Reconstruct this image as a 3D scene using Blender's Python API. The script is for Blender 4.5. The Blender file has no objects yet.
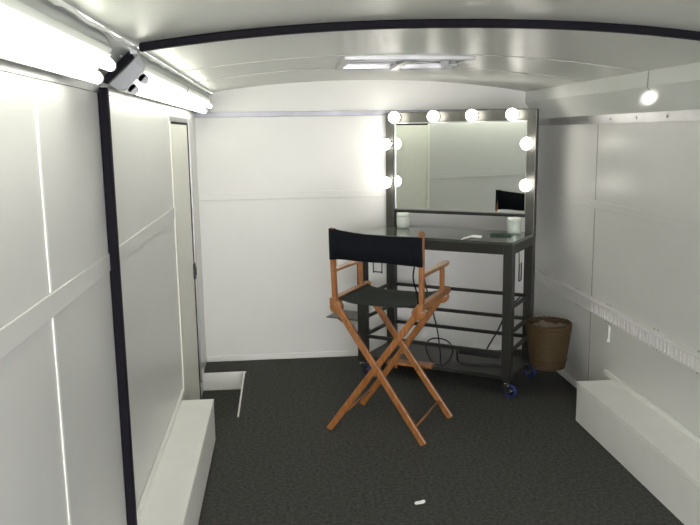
import bpy, bmesh, math, random
from mathutils import Vector, Matrix
random.seed(7)
R = math.radians
col = bpy.context.scene.collection

# ------------------------------------------------------------------ materials
def mat(name, base, rough=.5, metal=0., spec=.5, noise=0., nscale=20., bump=0., bscale=200., coat=0.):
    m = bpy.data.materials.new(name); m.use_nodes = True
    nt = m.node_tree; b = nt.nodes['Principled BSDF']
    b.inputs['Base Color'].default_value = (*base, 1)
    b.inputs['Roughness'].default_value = rough
    b.inputs['Metallic'].default_value = metal
    b.inputs['Specular IOR Level'].default_value = spec
    b.inputs['Coat Weight'].default_value = coat
    tc = nt.nodes.new('ShaderNodeTexCoord')
    if noise:
        n = nt.nodes.new('ShaderNodeTexNoise'); n.inputs['Scale'].default_value = nscale; n.inputs['Detail'].default_value = 4
        nt.links.new(tc.outputs['Object'], n.inputs['Vector'])
        r = nt.nodes.new('ShaderNodeValToRGB')
        r.color_ramp.elements[0].position = .3; r.color_ramp.elements[1].position = .7
        r.color_ramp.elements[0].color = (*[c*(1-noise) for c in base], 1)
        r.color_ramp.elements[1].color = (*[min(1, c*(1+noise)) for c in base], 1)
        nt.links.new(n.outputs['Fac'], r.inputs['Fac']); nt.links.new(r.outputs['Color'], b.inputs['Base Color'])
    if bump:
        n2 = nt.nodes.new('ShaderNodeTexNoise'); n2.inputs['Scale'].default_value = bscale; n2.inputs['Detail'].default_value = 3
        nt.links.new(tc.outputs['Object'], n2.inputs['Vector'])
        bp = nt.nodes.new('ShaderNodeBump'); bp.inputs['Strength'].default_value = bump; bp.inputs['Distance'].default_value = .01
        nt.links.new(n2.outputs['Fac'], bp.inputs['Height']); nt.links.new(bp.outputs['Normal'], b.inputs['Normal'])
    return m

def emit(name, colr, s):
    m = bpy.data.materials.new(name); m.use_nodes = True
    b = m.node_tree.nodes['Principled BSDF']
    b.inputs['Base Color'].default_value = (.9, .9, .88, 1)
    b.inputs['Emission Color'].default_value = (*colr, 1); b.inputs['Emission Strength'].default_value = s
    return m

def wood_mat():
    m = mat('varnished_wood', (.42, .15, .035), rough=.35, coat=.3)
    nt = m.node_tree; b = nt.nodes['Principled BSDF']
    tc = nt.nodes.new('ShaderNodeTexCoord'); mp = nt.nodes.new('ShaderNodeMapping')
    mp.inputs['Scale'].default_value = (30, 30, 5)
    n = nt.nodes.new('ShaderNodeTexNoise'); n.inputs['Scale'].default_value = 3; n.inputs['Detail'].default_value = 6
    r = nt.nodes.new('ShaderNodeValToRGB')
    r.color_ramp.elements[0].position = .3; r.color_ramp.elements[1].position = .7
    r.color_ramp.elements[0].color = (.23, .078, .018, 1); r.color_ramp.elements[1].color = (.43, .18, .05, 1)
    nt.links.new(tc.outputs['Object'], mp.inputs[0]); nt.links.new(mp.outputs[0], n.inputs['Vector'])
    nt.links.new(n.outputs['Fac'], r.inputs['Fac']); nt.links.new(r.outputs['Color'], b.inputs['Base Color'])
    return m

def wicker_mat():
    m = mat('wicker', (.12, .06, .025), rough=.7)
    nt = m.node_tree; b = nt.nodes['Principled BSDF']
    tc = nt.nodes.new('ShaderNodeTexCoord')
    w = nt.nodes.new('ShaderNodeTexWave'); w.bands_direction = 'Z'; w.inputs['Scale'].default_value = 28; w.inputs['Distortion'].default_value = 2.5
    nt.links.new(tc.outputs['Object'], w.inputs['Vector'])
    r = nt.nodes.new('ShaderNodeValToRGB')
    r.color_ramp.elements[0].color = (.040, .024, .009, 1); r.color_ramp.elements[1].color = (.115, .070, .027, 1)
    nt.links.new(w.outputs['Fac'], r.inputs['Fac']); nt.links.new(r.outputs['Color'], b.inputs['Base Color'])
    bp = nt.nodes.new('ShaderNodeBump'); bp.inputs['Strength'].default_value = .7; bp.inputs['Distance'].default_value = .004
    nt.links.new(w.outputs['Fac'], bp.inputs['Height']); nt.links.new(bp.outputs['Normal'], b.inputs['Normal'])
    return m

M = dict(
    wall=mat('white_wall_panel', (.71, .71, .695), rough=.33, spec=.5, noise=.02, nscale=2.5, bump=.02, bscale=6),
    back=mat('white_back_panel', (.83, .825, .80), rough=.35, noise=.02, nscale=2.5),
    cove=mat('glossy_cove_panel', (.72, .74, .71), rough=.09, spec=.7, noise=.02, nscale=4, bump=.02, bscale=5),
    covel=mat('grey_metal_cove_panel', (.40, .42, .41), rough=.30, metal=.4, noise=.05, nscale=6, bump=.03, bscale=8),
    ceil=mat('satin_ceiling_panel', (.54, .55, .51), rough=.33, spec=.45, noise=.03, nscale=3, bump=.03, bscale=5),
    door=mat('cream_door', (.87, .87, .79), rough=.4, noise=.02),
    white=mat('white_paint', (.90, .90, .87), rough=.5, noise=.02, nscale=8),
    seam=mat('grey_caulk', (.34, .34, .34), rough=.7),
    carpet=mat('charcoal_carpet', (.086, .086, .081), rough=1., spec=.1, noise=.38, nscale=62, bump=.8, bscale=260),
    alu=mat('aluminium', (.42, .42, .43), rough=.33, metal=.8, noise=.12, nscale=7, bump=.06, bscale=14),
    dull=mat('dull_aluminium', (.30, .30, .33), rough=.42, metal=.7, noise=.15, nscale=6),
    rubber=mat('dark_navy_rubber', (.007, .006, .010), rough=.7, spec=.15, bump=.2, bscale=60),
    steel=mat('dark_painted_steel', (.034, .034, .031), rough=.38, metal=.35, spec=.5, noise=.08, nscale=15),
    post=mat('brushed_gunmetal', (.12, .12, .11), rough=.38, metal=.8, noise=.1, nscale=15),
    topm=mat('dark_glass_top', (.10, .12, .10), rough=.10, spec=.8, coat=.4, noise=.15, nscale=9),
    mirror=mat('mirror_silver', (.86, .90, .86), rough=.012, metal=1.),
    bulb=emit('bulb_glow', (1, .95, .86), 7),
    tube=emit('tube_glow', (1, 1, .86), 5.6),
    chrome=mat('chrome', (.7, .7, .7), rough=.2, metal=1),
    blue=mat('blue_tyre', (.008, .022, .14), rough=.5),
    black=mat('black_plastic', (.012, .012, .014), rough=.45),
    canvas=mat('black_canvas', (.008, .009, .013), rough=.95, spec=.15, noise=.2, nscale=120, bump=.3, bscale=500),
    seat=mat('faded_black_canvas', (.034, .040, .038), rough=.9, spec=.2, noise=.2, nscale=120, bump=.3, bscale=500),
    greyp=mat('grey_lampholder', (.50, .51, .53), rough=.5),
    pan=mat('grey_metal_pan', (.42, .44, .43), rough=.35, spec=.5, metal=.3),
    wood=wood_mat(), wicker=wicker_mat(),
    liner=mat('pale_cloth_liner', (.30, .26, .22), rough=.9, noise=.15, nscale=50),
    jar=mat('white_ribbed_ceramic', (.70, .74, .69), rough=.3, coat=.2),
    jargreen=mat('pale_green_glaze', (.56, .63, .57), rough=.3),
    paper=mat('white_paper', (.95, .95, .93), rough=.6),
    green=mat('dark_green_plastic', (.01, .05, .03), rough=.3),
    vent=mat('glossy_acrylic', (.85, .82, .85), rough=.06, spec=1.),
    recess=mat('shadowed_vent_screen', (.22, .21, .22), rough=.5),
    track=mat('painted_steel_track', (.84, .83, .82), rough=.35, spec=.6, noise=.03),
    slot=mat('track_slot_dark', (.40, .40, .40), rough=.6),
)

# ------------------------------------------------------------------ helpers
def box(bm, x0, x1, y0, y1, z0, z1, mi=0, T=None):
    vs = [Vector((x, y, z)) for z in (z0, z1) for y in (y0, y1) for x in (x0, x1)]
    if T: vs = [T @ v for v in vs]
    v = [bm.verts.new(c) for c in vs]
    for f in ((0,2,3,1), (4,5,7,6), (0,1,5,4), (2,6,7,3), (0,4,6,2), (1,3,7,5)):
        bm.faces.new([v[i] for i in f]).material_index = mi

def bar(bm, a, b, w, d, side=(0, 1, 0), mi=0):
    """rectangular bar a->b, d across `side`, w across the other axis"""
    a, b = Vector(a), Vector(b); t = (b-a); L = t.length; t.normalize()
    s = Vector(side); s = (s - t*s.dot(t)).normalized(); o = t.cross(s)
    T = Matrix((( o.x, s.x, t.x, a.x), (o.y, s.y, t.y, a.y), (o.z, s.z, t.z, a.z), (0, 0, 0, 1)))
    box(bm, -w/2, w/2, -d/2, d/2, 0, L, mi, T)

def tube(bm, pts, r, n=10, mi=0, closed=False):
    pts = [Vector(p) for p in pts]; rings = []
    N = len(pts); up = None
    for i, p in enumerate(pts):
        if closed: t = pts[(i+1) % N] - pts[i-1]
        else: t = pts[min(i+1, N-1)] - pts[max(i-1, 0)]
        t.normalize()
        if up is None: up = Vector((0, 0, 1)) if abs(t.z) < .9 else Vector((1, 0, 0))
        s = t.cross(up).normalized(); up = s.cross(t).normalized()
        rr = r[i] if isinstance(r, (list, tuple)) else r
        rings.append([bm.verts.new(p + (s*math.cos(k*2*math.pi/n) + up*math.sin(k*2*math.pi/n))*rr) for k in range(n)])
    for i in range(N if closed else N-1):
        A, B = rings[i], rings[(i+1) % N]
        for k in range(n):
            f = bm.faces.new((A[k], A[(k+1) % n], B[(k+1) % n], B[k])); f.material_index = mi; f.smooth = True
    if not closed:
        bm.faces.new(rings[0][::-1]).material_index = mi; bm.faces.new(rings[-1]).material_index = mi

def lathe(bm, prof, n=24, T=None, mi=0, rib=0.):
    """prof: list of (r,z); closes on the axis where r == 0"""
    rings = []
    for r, z in prof:
        if r <= 1e-6: rings.append([bm.verts.new((T @ Vector((0, 0, z))) if T else (0, 0, z))])
        else:
            ring = []
            for k in range(n):
                rr = r*(1 + (rib if k % 2 else 0)); a = k*2*math.pi/n
                p = Vector((rr*math.cos(a), rr*math.sin(a), z)); ring.append(bm.verts.new(T @ p if T else p))
            rings.append(ring)
    for A, B in zip(rings, rings[1:]):
        for k in range(n):
            q = (k+1) % n
            if len(A) == 1 and len(B) == 1: continue
            if len(A) == 1: f = bm.faces.new((A[0], B[k], B[q]))
            elif len(B) == 1: f = bm.faces.new((A[k], A[q], B[0]))
            else: f = bm.faces.new((A[k], A[q], B[q], B[k]))
            f.material_index = mi; f.smooth = True

def prism(bm, poly, y0, y1, mi=0, axis='y'):
    """poly in (x,z), extruded along y"""
    def P(p, y): return (p[0], y, p[1]) if axis == 'y' else (p[0], p[1], y)
    A = [bm.verts.new(P(p, y0)) for p in poly]; B = [bm.verts.new(P(p, y1)) for p in poly]; n = len(poly)
    for i in range(n): bm.faces.new((A[i], A[(i+1) % n], B[(i+1) % n], B[i])).material_index = mi
    bm.faces.new(A[::-1]).material_index = mi; bm.faces.new(B).material_index = mi

def obj(name, bm, mats, parent=None, bevel=0., label=None):
    bmesh.ops.recalc_face_normals(bm, faces=bm.faces)
    me = bpy.data.meshes.new(name); bm.to_mesh(me); bm.free()
    for m in (mats if isinstance(mats, (list, tuple)) else [mats]): me.materials.append(M[m])
    o = bpy.data.objects.new(name, me); col.objects.link(o)
    if parent: o.parent = parent
    if bevel:
        b = o.modifiers.new('b', 'BEVEL'); b.width = bevel; b.segments = 2; b.limit_method = 'ANGLE'; b.angle_limit = R(50)
    if label: o['label'] = label
    return o

def tag(o, label, cat, group=None, kind=None):
    o['label'] = label; o['category'] = cat
    if group: o['group'] = group
    if kind: o['kind'] = kind
    return o

def thing(name, label, cat, loc=(0, 0, 0), rz=0, group=None):
    o = bpy.data.objects.new(name, None); col.objects.link(o); o.empty_display_size = .1
    o.location = loc; o.rotation_euler = (0, 0, rz)
    return tag(o, label, cat, group)

def struct(name, bm, mats, label, parent=None, bevel=0.):
    o = obj(name, bm, mats, parent, bevel)
    if not parent: o['kind'] = 'structure'; o['category'] = name.split('_')[0]; o['label'] = label
    elif label: o['label'] = label
    return o

def new(): return bmesh.new()

def curve_pts(ctrl, n=10):
    """Catmull-Rom through ctrl"""
    c = [Vector(p) for p in ctrl]; c = [2*c[0]-c[1]] + c + [2*c[-1]-c[-2]]; out = []
    for i in range(1, len(c)-2):
        p0, p1, p2, p3 = c[i-1:i+3]
        for k in range(n):
            t = k/n
            out.append(.5*((2*p1) + (p2-p0)*t + (2*p0-5*p1+4*p2-p3)*t*t + (3*p1-p0-3*p2+p3)*t**3))
    out.append(c[-2]); return out

# ------------------------------------------------------------------ room
XL, XR, YB, YF = -.5606, 1.8184, 5.315, -2.6
ZTL, ZTR = 1.763, 1.665                     # where the coves start
LE = (-.445, 1.872)                         # left cove meets the roof
RM, RE = (1.730, 1.795), (1.735, 1.884)     # right cove fold, roof edge
def zc(x): return 1.957 - .08*abs((x-.6)/1.08)**2.2
def arch(x0, x1, n=28): return [(x0+(x1-x0)*i/n, zc(x0+(x1-x0)*i/n)) for i in range(n+1)]

# floor with the step well by the side door
WX, WY0, WY1, WZ = -.281, 4.20, 5.04, -.115
bm = new()
box(bm, WX, XR, YF, YB, -.16, 0); box(bm, XL, WX, YF, WY0, -.16, 0); box(bm, XL, WX, WY1, YB, -.16, 0)
box(bm, XL-.03, WX, WY0, WY1, -.20, WZ)
struct('floor', bm, 'carpet', 'dark charcoal carpet covering the whole floor')
bm = new()
box(bm, XL, WX+.012, WY1-.012, WY1, WZ, .006)
box(bm, WX-.004, WX+.006, WY0, WY1-.012, WZ, .005)
struct('trim_1', bm, 'white', 'white lining and nosing around the sunken step beside the side door')

# left wall with doorway
D0, D1, DZ = 4.065, 4.86, 1.685
bm = new()
box(bm, XL-.05, XL, YF, D0, -.20, ZTL); box(bm, XL-.05, XL, D0, D1, DZ, ZTL); box(bm, XL-.05, XL, D1, YB, -.20, ZTL); box(bm, XL-.09, XL-.05, D0-.05, D1+.05, -.20, ZTL)
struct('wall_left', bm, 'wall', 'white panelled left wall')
bm = new()
for y0, y1 in ((YF, 2.49), (2.525, D0-.02)):
    box(bm, XL, XL+.005, y0, y1, 1.170, 1.2288)
struct('trim_2', bm, 'wall', 'white horizontal batten across the left wall', bevel=.003)
bm = new()
for y in (1.858, .62, -.6, -1.8):
    box(bm, XL, XL+.004, y-.008, y+.008, 1.2288, 1.70); box(bm, XL, XL+.004, y-.008, y+.008, 0, 1.170)
struct('trim_3', bm, 'white', 'thin white vertical battens on the left wall', bevel=.002)

# door
bm = new(); box(bm, XL-.045, XL-.002, D0+.004, D1-.03, WZ+.005, DZ-.022)
door = struct('door_1', bm, 'door', 'cream white side door with black edge latch', bevel=.003)
bm = new(); box(bm, XL-.002, XL+.012, D1-.062, D1-.022, .70, .80)
box(bm, XL-.002, XL+.018, D1-.05, D1-.034, .725, .775)
struct('door_latch', bm, 'black', None, door, bevel=.003)
bm = new(); box(bm, XL-.044, XL+.003, D1-.03, D1-.018, WZ+.005, DZ-.012); box(bm, XL-.044, XL+.001, D0+.004, D1-.03, DZ-.022, DZ-.011)
struct('door_seal', bm, 'rubber', None, door)
bm = new()
box(bm, XL-.045, XL+.012, D1-.018, D1+.012, 0.003, DZ+.012)
box(bm, XL-.045, XL+.004, D0-.016, D1-.018, DZ-.010, DZ+.014)
struct('trim_4', bm, 'alu', 'bright metal door frame on the left wall')
bm = new(); box(bm, XL-.04, XL+.006, D0-.016, D0+.004, .003, DZ-.010)
struct('trim_5', bm, 'door', 'cream jamb strip on the near side of the side door')

# right wall
bm = new(); box(bm, XR, XR+.05, YF, YB, -.16, ZTR)
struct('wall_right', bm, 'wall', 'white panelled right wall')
bm = new()
box(bm, XR-.005, XR, YF, YB, 1.147, 1.193)
struct('trim_6', bm, 'wall', 'white horizontal batten across the right wall', bevel=.003)
bm = new()
for y in (4.258, 3.02, 1.8, .6):
    box(bm, XR-.0015, XR, y-.004, y+.004, 1.193, 1.64); box(bm, XR-.0015, XR, y-.004, y+.004, .63, 1.147); box(bm, XR-.0015, XR, y-.004, y+.004, .04, .535)
struct('trim_7', bm, 'seam', 'thin grey panel joints on the right wall')

# back wall with its rail, filling up to the arch
bm = new()
prism(bm, [(XL-.05, -.16), (XR+.05, -.16), (XR+.05, ZTR), RM, RE] + arch(RE[0]-.01, LE[0]+.01) + [LE, (XL-.05, ZTL)], YB, YB+.05)
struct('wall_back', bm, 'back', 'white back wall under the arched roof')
bm = new(); box(bm, XL, XR, YB-.005, YB, 1.155, 1.205)
struct('trim_8', bm, 'back', 'white horizontal batten across the back wall', bevel=.003)
bm = new(); box(bm, XL, XR, YB-.012, YB, 1.718, 1.752)
box(bm, .08, .11, YB-.020, YB-.012, 1.725, 1.745)
struct('trim_9', bm, 'dull', 'metal strip across the top of the back wall', bevel=.002)
# roof and coves
inner = arch(LE[0], RE[0])
bm = new(); prism(bm, inner + [(x, z+.04) for x, z in inner[::-1]], YF-.05, YB+.05)
ce = struct('ceiling', bm, 'ceil', 'arched white roof lining')
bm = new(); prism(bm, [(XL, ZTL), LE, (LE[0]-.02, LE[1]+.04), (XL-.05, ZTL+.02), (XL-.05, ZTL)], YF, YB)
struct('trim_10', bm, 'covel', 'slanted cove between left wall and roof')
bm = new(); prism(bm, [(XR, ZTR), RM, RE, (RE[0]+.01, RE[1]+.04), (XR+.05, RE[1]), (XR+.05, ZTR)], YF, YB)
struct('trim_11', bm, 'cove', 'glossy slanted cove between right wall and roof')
# cove joints
bm = new()
for y in (3.51, 1.1):
    prism(bm, [(XR-.001, ZTR+.012), (RM[0]-.002, RM[1]), (RE[0]-.002, RE[1]-.006), (RE[0]+.004, RE[1]-.006), (RM[0]+.004, RM[1]), (XR+.004, ZTR+.012)], y-.004, y+.004)
struct('trim_12', bm, 'seam', 'dark grey panel joint on the right cove')
# aluminium strips at the wall heads
bm = new(); box(bm, XR-.010, XR, YF, YB-.013, 1.632, 1.682)
for i in range(7): lathe(bm, [(0, .004), (.007, .003), (.007, 0)], 10, Matrix.Translation((XR-.010, 3.15+i*.31, 1.657)) @ Matrix.Rotation(-math.pi/2, 4, 'Y'))
struct('trim_13', bm, 'alu', 'metal strip with screws along the top of the right wall')
bm = new()
for y0, y1 in ((YF, 2.49), (2.525, YB-.013)): box(bm, XL, XL+.008, y0, y1, 1.736, 1.768)
struct('trim_14', bm, 'alu', 'metal strip along the top of the left wall')
# roof joints
def archband(bm, y0, y1, th, x0=LE[0], x1=RE[0], lift=0):
    a = arch(x0, x1); prism(bm, [(x, z+lift) for x, z in a] + [(x, z-th) for x, z in a[::-1]], y0, y1)
bm = new(); archband(bm, 3.575, 3.60, .0035); archband(bm, 4.26, 4.285, .0035); archband(bm, 1.2, 1.225, .0035)
struct('trim_15', bm, 'ceil', 'low joint strips across the roof lining')
# roof edge bead with its rough sealant
bm = new()
for y0, y1 in ((YF, 2.49), (2.525, YB)):
    n = int((y1-y0)/.05); pts = [(LE[0]+.008+random.uniform(-.003, .003), y0+(y1-y0)*i/n, LE[1]-.004+random.uniform(-.003, .003)) for i in range(n+1)]
    tube(bm, pts, .006, 6)
struct('trim_16', bm, 'white', 'rough bead of sealant where the left cove meets the roof')

# black rubber seal round the middle of the room
bm = new()
Y0, Y1 = 2.490, 2.525
box(bm, XL, XL+.030, Y0, Y1, .0, 1.752)
struct('trim_17', bm, 'rubber', 'dark rubber strip down the left wall', bevel=.006)
bm = new(); a, b = Vector((XL+.018, 0, ZTL+.008)), Vector((LE[0]-.006, 0, LE[1]-.018)); Y = (Y0+Y1)/2
bar(bm, (a.x, Y, a.z), (b.x, Y, b.z), .026, .035)
struct('trim_18', bm, 'rubber', 'dark rubber strip across the left cove', bevel=.006)
bm = new(); archband(bm, Y0, Y1, .026, LE[0]+.02, RE[0]-.03, .0)
struct('trim_19', bm, 'rubber', 'dark rubber strip arching across the roof', bevel=.006)
bm = new(); box(bm, XR-.028, XR, Y0, Y1, .225, 1.63)
struct('trim_20', bm, 'rubber', 'dark rubber strip down the right wall', bevel=.006)
bm = new()
box(bm, LE[0]-.006, LE[0]+.016, 2.485, 2.53, LE[1]-.020, LE[1]-.002)
for k in range(2): lathe(bm, [(0, .006), (.006, .004), (.006, 0)], 8, Matrix.Translation((XL+.055+.03*k, 2.46, ZTL+(.055+.03*k)*.943)) @ Matrix.Rotation(R(135), 4, 'Y'))
struct('trim_21', bm, 'alu', 'small metal joint plates beside the black seal')

# baseboards
bm = new(); box(bm, XL+.0, XR, YB-.012, YB, .004, .045); struct('baseboard_back', bm, 'white', 'white baseboard along the back wall', bevel=.004)
bm = new(); box(bm, XR-.012, XR, 3.92, YB-.012, .004, .045); struct('baseboard_right', bm, 'white', 'white baseboard along the right wall', bevel=.004)
bm = new(); box(bm, XL, XL+.012, 4.875, WY1-.02, .004, .05); struct('baseboard_left', bm, 'white', 'short white baseboard beside the side door', bevel=.004)

# wheel arch boxes
def wheel_box(name, x0, x1, y0, y1, wall, label):
    t = thing(name, label, 'box', ((x0+x1)/2, (y0+y1)/2, 0))
    o = Vector(t.location)
    def rel(bm, m, nm, bev=.003):
        q = obj(nm, bm, m, t, bev); q.data.transform(Matrix.Translation(-o)); return q
    h = .2252; bm = new()
    box(bm, x0, x1, y0, y1-.012, .002, h-.014); rel(bm, 'white', 'side_panel', .002)
    bm = new(); box(bm, x0, x1, y0, y1, h-.014, h); rel(bm, 'white', 'top_board')
    bm = new(); s = 1 if wall < .5 else -1
    a, b = sorted((wall, wall+s*.014)); box(bm, a, b, y0, y1+.10, h, h+.028); rel(bm, 'white', 'wall_strip')
    return t
wheel_box('wheel_arch_box', XL+.001, -.3818, 1.5, 3.893, XL+.001, 'long low white box over the wheel arch along the left wall')
wheel_box('wheel_arch_box', 1.6029, XR-.001, 1.5, 3.9145, XR-.001, 'long low white box over the wheel arch along the right wall')

# ------------------------------------------------------------------ slotted track on the right wall
t = thing('cargo_track', 'long slotted white metal track screwed along the right wall', 'rail', (XR, 3.2, .58))
bm = new(); y0, y1, z0, z1 = 1.0, 5.22, .535, .621; o = Vector(t.location)
box(bm, XR-.004, XR, y0, y1, z0, z1)
box(bm, XR-.030, XR-.004, y0, y1, z1-.014, z1); box(bm, XR-.010, XR-.004, y0, y1, z0, z0+.010)
q = obj('track_channel', bm, 'track', t, .002); q.data.transform(Matrix.Translation(-o))
bm = new(); y = y0+.02
while y < 4.25:
    box(bm, XR-.013, XR-.004, y, y+.012, z0+.006, z1-.012); y += .036
q = obj('track_teeth', bm, 'track', t, .002); q.data.transform(Matrix.Translation(-o))
for y in (2.2, 3.05, 3.45, 4.0, 4.45):
    for dz in (.628, .529):
        for dy in (0, .035):
            bm = new(); lathe(bm, [(0, .005), (.004, .004), (.005, 0)], 8, Matrix.Translation((XR-.001, y+dy, dz)) @ Matrix.Rotation(-math.pi/2, 4, 'Y'))
            q = obj('screw', bm, 'slot', t); q.data.transform(Matrix.Translation(-o))
t2 = new(); box(t2, XR-.010, XR, 3.985, 4.005, .42, .512); box(t2, XR-.016, XR-.010, 3.988, 4.002, .42, .435)
tag(obj('wall_clip', t2, 'wall', None, .002), 'small white vertical clip on the right wall below the slotted track', 'clip')

# ------------------------------------------------------------------ fluorescent fixtures on the left cove
cdir = Vector((LE[0]-XL, 0, LE[1]-ZTL)).normalized()      # up the cove
nrm = Vector((cdir.z, 0, -cdir.x))                        # into the room
cmid = Vector(((LE[0]+XL)/2, 0, (LE[1]+ZTL)/2))
def fixture(y0, label, strip_y=None):
    t = thing('fluorescent_fixture', label, 'light fixture', (cmid.x, y0, cmid.z), 0, 'fluorescent fixtures on the left cove')
    Mx = Matrix(((cdir.x, 0, nrm.x, 0), (0, 1, 0, 0), (cdir.z, 0, nrm.z, 0), (0, 0, 0, 1)))  # local: u up cove, y, n out
    L = 1.225
    def add(nm, bm, m, bev=0.):
        q = obj(nm, bm, m, t, bev); q.data.transform(Mx); 
        if Mx.determinant() < 0: q.data.flip_normals()
        return q
    bm = new()
    A = [bm.verts.new(p) for p in ((-.070, 0, 0), (.072, 0, 0), (.060, 0, .040), (.044, 0, .046), (-.044, 0, .046), (-.060, 0, .040))]
    B2 = [bm.verts.new((v.co.x, L, v.co.z)) for v in A]
    for i in range(6): bm.faces.new((A[i], A[(i+1) % 6], B2[(i+1) % 6], B2[i]))
    bm.faces.new(A[::-1]); bm.faces.new(B2); add('ballast_housing', bm, 'pan', .002)
    for s in (-1, 1):
        bm = new(); tube(bm, [(s*.024, .016, .066), (s*.024, L-.016, .066)], .0145, 16); add('fluorescent_tube', bm, 'tube')
    for yy in (0, L-.014):
        bm = new()
        box(bm, -.046, .046, yy+(-.003 if yy == 0 else .003), yy+.014+(-.003 if yy == 0 else .003), .004, .050)
        for s in (-1, 1):
            lathe(bm, [(0, 0), (.016, 0), (.016, .014), (0, .014)], 16, Matrix.Translation((s*.024, yy, .066)) @ Matrix.Rotation(-math.pi/2, 4, 'X'))
            box(bm, s*.024-.016, s*.024+.016, yy, yy+.014, .045, .066)
        add('lampholder', bm, 'greyp', .001)
    return t
fixture(.91, 'nearest fluorescent fixture with two lit tubes, before the black seal on the left cove')
fixture(2.635, 'fluorescent fixture with two lit tubes and visible grey lampholders just past the black seal')
fixture(3.885, 'farthest fluorescent fixture with two lit tubes, ending at the back left corner')

# ------------------------------------------------------------------ roof vent
t = thing('roof_vent', 'shiny rectangular roof vent with a cross bar in the arched roof', 'vent', (.63, 3.93, zc(.63)))
bm = new(); hw, hd = .315, .28
for a in ((-hw, hw, -hd, -hd+.035), (-hw, hw, hd-.035, hd), (-hw, -hw+.035, -hd+.035, hd-.035), (hw-.035, hw, -hd+.035, hd-.035)):
    box(bm, *a, -.022, .004)
obj('vent_frame', bm, 'alu', t, .004)
bm = new(); box(bm, -hw+.035, hw-.035, -hd+.035, hd-.035, -.006, .0); obj('vent_lid', bm, 'vent', t)
bm = new(); box(bm, -hw+.035, -.02, -.010, .010, -.014, -.006); box(bm, .02, hw-.035, -.010, .010, -.014, -.006); box(bm, -.02, .02, -hd+.035, hd-.035, -.024, -.006); obj('cross_bar', bm, 'alu', t, .003)
bm = new(); lathe(bm, [(0, -.045), (.022, -.043), (.026, -.02), (.026, -.006), (0, -.006)], 16, Matrix.Translation((.2, -.12, 0)))
bar(bm, (.2, -.12, -.034), (.25, -.17, -.034), .012, .01, (0, 0, 1)); obj('crank_knob', bm, 'greyp', t)

# ------------------------------------------------------------------ make-up table with lighted mirror
TA = R(-33.85)
FR = Vector((1.347, 4.296, 0))
W, D, H, L = 1.040, .502, .955, .058
t = thing('makeup_table', 'dark metal make-up table on casters with lighted mirror, behind the folding chair', 'table', FR, TA)
# local frame: x = along the front (0 is the right end, -W the left), y = depth
X0, X1 = -W, 0
CH = .100
for nm, x, y, z1, m in (('leg', X0, 0, H-.018, 'steel'), ('leg', X1-L, 0, H-.018, 'steel')):
    bm = new(); box(bm, x, x+L, y, y+L, CH, z1); obj(nm, bm, m, t, .003)
for x in (X0, X1-L):
    bm = new(); box(bm, x, x+L, D-L, D, CH, H); obj('leg', bm, 'steel', t, .003)
# casters
def caster(x, y):
    K = Matrix.Translation((x, y, 0)) @ Matrix.Rotation(R(-98), 4, 'Z') @ Matrix.Translation((-x, -y, 0))
    c = new()
    box(c, x-.026, x+.026, y-.026, y+.026, CH-.008, CH)
    lathe(c, [(.018, 0), (.018, -.014), (0, -.014)], 14, Matrix.Translation((x, y, CH-.008)))
    for s in (-1, 1):
        A = [(x+s*.021, y-.024, CH-.022), (x+s*.021, y+.022, CH-.022), (x+s*.021, y+.040, .036), (x+s*.021, y+.014, .030)]
        vs = [c.verts.new(p) for p in A] + [c.verts.new((p[0]+s*.003, p[1], p[2])) for p in A]
        for i in range(4): c.faces.new((vs[i], vs[(i+1) % 4], vs[4+(i+1) % 4], vs[4+i]))
        c.faces.new(vs[:4]); c.faces.new(vs[4:][::-1])
    box(c, x-.024, x+.024, y-.024, y+.022, CH-.024, CH-.020)
    bmesh.ops.transform(c, matrix=K, verts=c.verts)
    f = obj('caster_fork', c, 'chrome', t)
    Tm = K @ Matrix.Translation((x, y+.026, .040)) @ Matrix.Rotation(math.pi/2, 4, 'Y')
    w = new(); lathe(w, [(.026, -.014), (.036, -.014), (.040, -.009), (.040, .009), (.036, .014), (.026, .014), (.026, -.014)], 24, Tm); obj('tyre', w, 'blue', f)
    w = new(); lathe(w, [(0, -.016), (.010, -.016), (.012, -.010), (.0265, -.009), (.0265, .009), (.012, .010), (.010, .016), (0, .016)], 24, Tm); obj('wheel_hub', w, 'black', f)
for x in (X0+L/2, X1-L/2):
    for y in (L/2, D-L/2): caster(x, y)
# aprons and table top
bm = new(); box(bm, X0+L, X1-L, .003, .030, (.878), H-.018); obj('front_apron', bm, 'steel', t, .002)
bm = new(); box(bm, X0+L, X1-L, D-.030, D-.003, (.878), H-.018); obj('back_apron', bm, 'steel', t, .002)
for x in (X0+.003, X1-.030):
    bm = new(); box(bm, x, x+.027, L, D-L, (.878), H-.018); obj('side_apron', bm, 'steel', t, .002)
bm = new(); box(bm, X0, X1, -.004, D-L-.002, H-.018, H); box(bm, X0+L+.001, X1-L-.001, D-L-.002, D, H-.018, H)
box(bm, X0-.0, X1, -.004, .0, H-.018, H)
obj('table_top', bm, 'topm', t, .003)
# rails round the back and both ends
for z in (.542, .388, .268):
    bm = new(); box(bm, X0+L, X1-L, D-.036, D-.018, z-.011, z+.011); obj('back_rail', bm, 'steel', t, .002)
for x in (X0+.02, X1-.038):
    for z in (.542, .388, .268):
        bm = new(); box(bm, x, x+.018, L, D-L, z-.011, z+.011); obj('side_rail', bm, 'steel', t, .002)
bm = new(); box(bm, X0+L, X1-L, .018, .036, .258, .280); obj('front_rail', bm, 'steel', t, .002)
bm = new(); box(bm, X0+L, X1-L, .012, .036, .108, .130); obj('front_rail', bm, 'steel', t, .002)
bm = new(); box(bm, X0+.01, X1-.01, L, D-L, .108, .120); box(bm, X0+L, X1-L, .036, L, .108, .120); box(bm, X0+L, X1-L, D-L, D-.02, .108, .120)
obj('bottom_shelf', bm, 'steel', t, .002)
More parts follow.
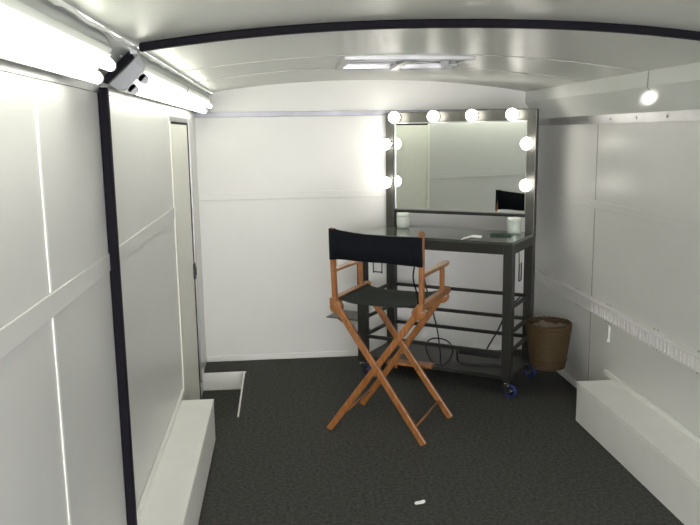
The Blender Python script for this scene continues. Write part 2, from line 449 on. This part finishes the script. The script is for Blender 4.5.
# fold-out shelves at the ends
def end_shelf(s, xe, y0, y1, ln, z):
    bm = new(); a, b = sorted((xe, xe+s*ln)); box(bm, a, b, y0, y1, z-.008, z)
    sh = obj('side_shelf', bm, 'post', t, .002)
    for y in ((y0+.04, y1-.04) if y1-y0 > .1 else ()):
        bm = new(); bar(bm, (xe, y, z-.11), (xe+s*ln*.75, y, z-.008), .006, .012); obj('shelf_bracket', bm, 'steel', sh)
end_shelf(-1, X0, .0, .22, .24, .378)
end_shelf(1, X1-.02, .305, .36, .19, .137)
# mirror posts, top bar, bottom bar
MT, MB = 1.733, 1.066
for x in (X0, X1-L):
    bm = new(); box(bm, x, x+L, D-L, D, H, MT-.068); obj('mirror_post', bm, 'post', t, .003)
bm = new(); box(bm, X0, X1, D-L, D, MT-.068, MT); obj('top_light_bar', bm, 'post', t, .003)
bm = new(); box(bm, X0+L, X1-L, D-L+.004, D-.01, MB-.012, MB+.008); obj('mirror_ledge', bm, 'steel', t, .002)
bm = new(); box(bm, X0+L, X1-L, D-L+.020, D-L+.026, MB+.008, MT-.068); mir = obj('mirror_glass', bm, 'mirror', t)
bm = new(); box(bm, X0+L, X1-L, D-L+.026, D-L+.034, MB+.008, MT-.068); obj('mirror_backing', bm, 'black', mir)
bm = new()
e = .008
box(bm, X0+L, X1-L, D-L+.012, D-L+.020, MB+.008, MB+.008+e); box(bm, X0+L, X1-L, D-L+.012, D-L+.020, MT-.068-e, MT-.068)
box(bm, X0+L, X0+L+e, D-L+.012, D-L+.020, MB+.008+e, MT-.068-e); box(bm, X1-L-e, X1-L, D-L+.012, D-L+.020, MB+.008+e, MT-.068-e)
obj('mirror_edging', bm, 'alu', mir)
# bulbs
def bulb(x, z):
    T = Matrix.Translation((x, D-L, z)) @ Matrix.Rotation(math.pi/2, 4, 'X')
    bm = new(); lathe(bm, [(0, 0), (.027, 0), (.027, .006), (.019, .012), (.017, .026), (0, .026)], 20, T); s = obj('bulb_socket', bm, 'chrome', t)
    bm = new(); pr = [(0, .022), (.014, .024), (.018, .030)]
    c, r = .062, .039
    a0 = math.asin(.018/r)
    for k in range(13):
        a = a0 + (math.pi-a0)*k/12
        pr.append((max(0, r*math.sin(a)) if k < 12 else 0, c - r*math.cos(a)))
    lathe(bm, pr, 24, T); obj('light_bulb', bm, 'bulb', s)
for x, z in ((X0+.10-.005, 1.699), (-.664, 1.699), (-.400, 1.699), (-.137, 1.699), (X1-L/2-.012, 1.520), (X1-L/2-.012, 1.262), (X0+L/2, 1.522), (X0+L/2, 1.262)):
    bulb(x, z)
# wire hooks for hot tools under the top
def wire_hook(x, y, zt, zb, w=.05, ax=(1, 0)):
    bm = new(); dx, dy = ax
    pts = curve_pts([(x-dx*w/2, y-dy*w/2, zt), (x-dx*w/2, y-dy*w/2, zb+.01), (x-dx*w*.36, y-dy*w*.36, zb), (x+dx*w*.36, y+dy*w*.36, zb), (x+dx*w/2, y+dy*w/2, zb+.01), (x+dx*w/2, y+dy*w/2, zt)], 5)
    tube(bm, pts, .004, 8); obj('wire_hook', bm, 'black', t)
wire_hook(X0+.128, .05, H-.018, .705, .062)
wire_hook(X1+.006, .14, .81, .705, .045, (0, 1))
bm = new(); tube(bm, [(X1+.006, .118, .812), (X1+.004, .112, .885)], .003, 6); obj('hook_cord', bm, 'black', t)
# cord down the inside
bm = new(); tube(bm, curve_pts([(-.60, .036, .873), (-.59, .055, .70), (-.53, .075, .46), (-.500, .078, .33), (-.485, .08, .2), (-.48, .08, .127)]), .0045, 8)
obj('power_cord', bm, 'black', t)

tw = Matrix.Translation(FR) @ Matrix.Rotation(TA, 4, 'Z')
def onto(x, y, z): return tw @ Vector((x, y, z))

# things on the table
def jar(x, label, green):
    p = onto(x, D-L-.052, H+.0005)
    j = thing('ribbed_jar', label, 'jar', p, TA, 'white ribbed jars on the make-up table')
    bm = new()
    lathe(bm, [(0, 0), (.036, 0), (.041, .006), (.043, .02), (.043, .075), (.039, .082), (.034, .082), (.034, .070), (0, .070)], 40, None, 0, .035)
    obj('jar_body', bm, 'jargreen' if green else 'jar', j)
    bm = new(); lathe(bm, [(.0425, .078), (.0445, .080), (.0445, .097), (.040, .102), (0, .103)], 32); lathe(bm, [(0, .078), (.0425, .078)], 32); obj('jar_lid', bm, 'jar', j)
jar(-.885, 'white ribbed lidded jar on the table by the left mirror post', False)
jar(-.112, 'pale green ribbed jar with white lid by the right mirror post', True)
bm = new()
p0 = [(1.075, 4.46), (1.115, 4.545), (1.245, 4.60), (1.21, 4.505)]
n = 8; vs = []
for th in (0, .0025):
    for i in range(n+1):
        a = i/n
        A = Vector(p0[0]).lerp(Vector(p0[3]), a); B = Vector(p0[1]).lerp(Vector(p0[2]), a)
        z = H+.001+.010*math.sin(a*math.pi)**2+th
        vs += [bm.verts.new((A.x, A.y, z)), bm.verts.new((B.x, B.y, z))]
m2 = (n+1)*2
for i in range(n):
    k = i*2; bm.faces.new((vs[k], vs[k+1], vs[k+3], vs[k+2])); bm.faces.new((vs[m2+k], vs[m2+k+2], vs[m2+k+3], vs[m2+k+1]))
    bm.faces.new((vs[k], vs[k+2], vs[m2+k+2], vs[m2+k])); bm.faces.new((vs[k+1], vs[m2+k+1], vs[m2+k+3], vs[k+3]))
bm.faces.new((vs[0], vs[m2], vs[m2+1], vs[1])); k = n*2; bm.faces.new((vs[k], vs[k+1], vs[m2+k+1], vs[m2+k]))
tag(obj('white_sheet', bm, 'paper'), 'thin white sheet lying on the make-up table', 'paper')  # thin white sheet standing in for an unidentified white strip on the table
bm = new(); T = Matrix.Translation(onto(-.16, .27, H+.001)) @ Matrix.Rotation(R(-20), 4, 'Z')
box(bm, -.065, .065, -.03, .03, 0, .012, 0, T)
tag(obj('compact_case', bm, 'green', None, .004), 'small flat dark green case on the table in front of the green jar', 'case')

# power strip and coiled cable on the bottom shelf
ps = None
bm = new(); box(bm, -.345, -.085, .0365, .080, .225, .262); ps = obj('power_strip', bm, 'black', t, .005)
for k in range(5):
    bm = new(); box(bm, -.325+k*.046, -.298+k*.046, .046, .070, .262, .264); obj('socket', bm, 'steel', ps)
bm = new(); tube(bm, curve_pts([(-.17, .058, .262), (-.16, .058, .29), (-.10, .055, .40), (-.072, .07, .47), (-.07, .2, .52), (-.075, D-.07, .535)]), .005, 8); obj('cord', bm, 'black', ps)
bm = new(); tube(bm, curve_pts([(-.34, .05, .245), (-.365, .072, .235), (-.375, .11, .16), (-.36, .16, .128), (-.20, .2, .128), (-.08, .22, .128)]), .006, 8); obj('cord', bm, 'black', ps)
bm = new(); pts = []
cx, cz, r = -.482, .2215, .090
for k in range(1):
    for i in range(29):
        a = i/28*2*math.pi; rr = r + .006*math.sin(3*a+k)
        pts.append(onto(cx+rr*math.cos(a)+.008*k, .056+.010*k, cz+rr*math.sin(a)))

tube(bm, pts, .0045, 8)
tag(obj('coiled_cable', bm, 'black'), 'loop of black cable leaning under the make-up table', 'cable')

# ------------------------------------------------------------------ wicker basket hung at the right end of the table
B = Vector((1.640, 4.47, .1375))
bk = thing('wicker_basket', 'round brown wicker wastebasket with pale liner, hanging at the table end by the right wall', 'basket', B)
BH, RT, RB = .280, .140, .103
bm = new()
N, K = 56, 22
ring = []
def basket_r(z): return RB + (RT-RB)*(z/BH)**.85
for i in range(K+1):
    z = BH*i/K; r0 = basket_r(z)
    ring.append([bm.verts.new(((r0+.0025*(1 if (k+i) % 2 else -1))*math.cos(k*2*math.pi/N), (r0+.0025*(1 if (k+i) % 2 else -1))*math.sin(k*2*math.pi/N), z)) for k in range(N)])
for i in range(K):
    for k in range(N): bm.faces.new((ring[i][k], ring[i][(k+1) % N], ring[i+1][(k+1) % N], ring[i+1][k])).smooth = True
inn = []
for i in range(K+1):
    z = .008+(BH-.008)*i/K; r0 = basket_r(z)-.009
    inn.append([bm.verts.new((r0*math.cos(k*2*math.pi/N), r0*math.sin(k*2*math.pi/N), z)) for k in range(N)])
for i in range(K):
    for k in range(N): bm.faces.new((inn[i][k], inn[i+1][k], inn[i+1][(k+1) % N], inn[i][(k+1) % N])).smooth = True
bm.faces.new(ring[0][::-1]); bm.faces.new(inn[0])
for k in range(N): bm.faces.new((ring[K][k], ring[K][(k+1) % N], inn[K][(k+1) % N], inn[K][k]))
obj('basket_body', bm, 'wicker', bk)
def hoop(z, r, th, nm):
    bm = new()
    for s in range(2):
        pts = []
        for i in range(96):
            a = i/96*2*math.pi; w = a*14 + s*math.pi
            pts.append(((r+th*.5*math.cos(w))*math.cos(a), (r+th*.5*math.cos(w))*math.sin(a), z+th*.5*math.sin(w)))
        tube(bm, pts, th*.62, 6, closed=True)
    return obj(nm, bm, 'wicker', bk)
hoop(BH, RT-.004, .008, 'rim_braid'); hoop(.055, basket_r(.055)+.002, .005, 'band_braid'); hoop(.006, RB, .005, 'base_braid')
bm = new(); K2 = 60
lo, hi = [], []
for k in range(K2):
    a = k*2*math.pi/K2; f = .004*math.sin(9*a)+.003*math.sin(17*a)
    r1 = basket_r(BH-.03)-.016+f
    hi.append(bm.verts.new((r1*math.cos(a), r1*math.sin(a), BH-.024+.007*math.sin(5*a)+.004*math.sin(13*a))))
    r2 = basket_r(.06)-.022+f
    lo.append(bm.verts.new((r2*math.cos(a), r2*math.sin(a), .06)))
for k in range(K2): bm.faces.new((lo[k], lo[(k+1) % K2], hi[(k+1) % K2], hi[k])).smooth = True
bm.faces.new(lo)
obj('liner', bm, 'liner', bk)
# ------------------------------------------------------------------ director's chair
CA = R(-28.5)
ch = thing('director_chair', 'tall wooden folding chair with black canvas back and seat, facing the mirror', 'chair', (.580, 3.988, 0), CA)
PY, FX = .210, .285            # planes of the crossed legs, half width at the feet
SZ = .728                      # seat rail height
def wbar(nm, a, b, w, d, side=(0, 1, 0), bev=.004, m='wood', parent=ch):
    bm = new(); bar(bm, a, b, w, d, side); return obj(nm, bm, m, parent, bev)
for s, y in ((-1, -PY), (1, PY)):
    dx = -.016 if s < 0 else .006
    wbar('leg', (-FX+.01+dx, y+.0115, .004), (.222, y+.0115, SZ-.028), .035, .021)
    wbar('leg', (FX-.01+dx, y-.0115, .004), (-.222, y-.0115, SZ-.028), .035, .021)
    bm = new(); tube(bm, [(-.009, y-.025, .345), (-.009, y+.025, .345)], .006, 12); obj('pivot_bolt', bm, 'chrome', ch)
for s in (-1, 1):
    x = s*(FX-.045)
    bm = new(); tube(bm, [(s*(FX-.072), -PY-.0115*s, .095), (s*(FX-.072), PY-.0115*s, .095)], .0065, 12); obj('stretcher', bm, 'wood', ch)
    # seat rail with rounded hinge ends
    xr = s*.240
    bm = new(); box(bm, xr-.018, xr+.018, -.238, .268, SZ-.016, SZ+.020); obj('seat_rail', bm, 'wood', ch, .005)
    for y in (-PY-.002, PY+.002):
        bm = new(); lathe(bm, [(0, -.019), (.030, -.019), (.034, -.015), (.034, .015), (.030, .019), (0, .019)], 22, Matrix.Translation((s*.227, y, SZ-.030)) @ Matrix.Rotation(math.pi/2, 4, 'X')); obj('hinge_block', bm, 'wood', ch)
    # back post, rising through the arm to the canvas
    wbar('back_post', (xr, -.205, SZ+.010), (xr+s*.004, -.222, 1.112), .024, .034, (0, 1, 0), .005)
    bm = new(); lathe(bm, [(.012, 0), (.012, .003), (.008, .006), (0, .008)], 14, Matrix.Translation((xr+s*.004, -.222, 1.110))); obj('post_finial', bm, 'wood', ch)
    wbar('arm_post', (xr, .155, SZ+.010), (xr, .150, .882), .022, .030, (0, 1, 0), .004)
    # arm rest: narrow at the back, broad and rounded at the front
    prof = [(-.205, .014), (-.10, .015), (.0, .020), (.09, .025), (.17, .025), (.215, .020), (.235, .009)]
    poly = [(xr+s*.004+w, y) for y, w in prof] + [(xr+s*.004-w, y) for y, w in prof[::-1]]
    bm = new(); prism(bm, poly, .880, .900, axis='z'); obj('armrest', bm, 'wood', ch, .006)
# canvas seat (slight sag), wrapped on the rails
bm = new(); nx, ny = 18, 8; g = {}
for th in (0, 1):
    for i in range(nx+1):
        for j in range(ny+1):
            u = i/nx*2-1; v = j/ny
            z = SZ+.008 - .024*(1-u**4) + (.004 if th else 0)
            g[th, i, j] = bm.verts.new((u*.222, -.195+v*.405, z))
for i in range(nx):
    for j in range(ny):
        for th in (0, 1):
            f = [g[th, i, j], g[th, i+1, j], g[th, i+1, j+1], g[th, i, j+1]]
            q = bm.faces.new(f if th else f[::-1]); q.smooth = True
for i in range(nx):
    for j in (0, ny): bm.faces.new((g[0, i, j], g[0, i+1, j], g[1, i+1, j], g[1, i, j]))
for j in range(ny):
    for i in (0, nx): bm.faces.new((g[0, i, j], g[0, i, j+1], g[1, i, j+1], g[1, i, j]))
for s in (-1, 1): pass
obj('seat_canvas', bm, 'seat', ch, label='faded black canvas seat')
# canvas back: sleeve round both posts with a curved span between
bm = new(); zt, zb = 1.101, .945
def sec(x, y, nx_, ny_, th): return [(x+nx_*th, y+ny_*th), (x-nx_*th, y-ny_*th)]
path = []
for i in range(25):
    u = i/24*2-1
    path.append((u*.253, -.222-.018*(1-u*u) + (.0), 0))
out, inn_ = [], []
for i, (x, y, _) in enumerate(path):
    u = i/24*2-1; th = .0035 if abs(u) < .86 else .021
    out.append((x, y-th)); inn_.append((x, y+th))
loop = out + inn_[::-1]
A = []; Bv = []
for (x, y) in loop:
    u = x/.253
    wob = .003*math.sin(7*u)
    A.append(bm.verts.new((x, y+.004, zb-.008*u+.004*(1-u*u)+wob*.5)))
    Bv.append(bm.verts.new((x, y, zt-.014*u-.012*(1-u*u))))
n = len(loop)
for i in range(n): bm.faces.new((A[i], A[(i+1) % n], Bv[(i+1) % n], Bv[i])).smooth = True
for i in range(24):
    bm.faces.new((A[i], A[i+1], A[n-2-i], A[n-1-i])); bm.faces.new((Bv[i+1], Bv[i], Bv[n-1-i], Bv[n-2-i]))
obj('back_canvas', bm, 'canvas', ch)
bm = new(); tube(bm, curve_pts([(.212, -.236, .945), (.206, -.238, .88), (.222, -.228, .80), (.228, -.222, .742)]), .004, 8); obj('tie_cord', bm, 'canvas', ch)
# foot rest on the front legs
bm = new(); box(bm, -.120, .155, PY+.026, PY+.105, .262, .280); fr = obj('footrest', bm, 'wood', ch, .005)
for x in (-.060, .085):
    bm = new(); box(bm, x-.008, x+.008, PY+.022, PY+.034, .245, .300); obj('footrest_bracket', bm, 'wood', fr, .002)

# ------------------------------------------------------------------ scrap on the carpet
bm = new()
for p in ((0, 0, .004, .022, .013), (.014, .006, .006, .012, .009), (-.014, -.004, .003, .011, .008)):
    bmesh.ops.create_icosphere(bm, subdivisions=2, radius=1, matrix=Matrix.Translation((.567+p[0], 3.058+p[1], p[2])) @ Matrix.Diagonal((p[3], p[4], .005, 1)))
for v in bm.verts: v.co += Vector((random.uniform(-1, 1), random.uniform(-1, 1), random.uniform(0, 1)))*.0015; v.co.z = max(v.co.z, .0005)
tag(obj('paper_scrap', bm, 'paper'), 'small crumpled white scrap on the dark carpet in the foreground', 'scrap')

# ------------------------------------------------------------------ light
w = bpy.data.worlds.new('World'); bpy.context.scene.world = w; w.use_nodes = True
w.node_tree.nodes['Background'].inputs[0].default_value = (.96, .95, .95, 1); w.node_tree.nodes['Background'].inputs[1].default_value = 7.5  # unseen rear end is left open so this bright world acts as fill

# ------------------------------------------------------------------ camera
yaw, pitch, roll = R(5.1532), R(9.6649), R(-.8341)
F = Vector((math.sin(yaw)*math.cos(pitch), math.cos(yaw)*math.cos(pitch), -math.sin(pitch)))
Rt = Vector((math.cos(yaw), -math.sin(yaw), 0)); U = Rt.cross(F)
R2 = Rt*math.cos(roll) + U*math.sin(roll); U2 = -Rt*math.sin(roll) + U*math.cos(roll)
cd = bpy.data.cameras.new('Camera'); cam = bpy.data.objects.new('Camera', cd); col.objects.link(cam)
cam.matrix_world = Matrix(((R2.x, U2.x, -F.x, 0), (R2.y, U2.y, -F.y, 0), (R2.z, U2.z, -F.z, 1.6), (0, 0, 0, 1)))
cd.sensor_fit = 'HORIZONTAL'; cd.sensor_width = 36; cd.lens = 760/700*36; cd.clip_start = .02
sc = bpy.context.scene; sc.camera = cam
sc.view_settings.view_transform = 'Standard'; sc.view_settings.look = 'None'; sc.view_settings.exposure = .76; sc.view_settings.gamma = 1
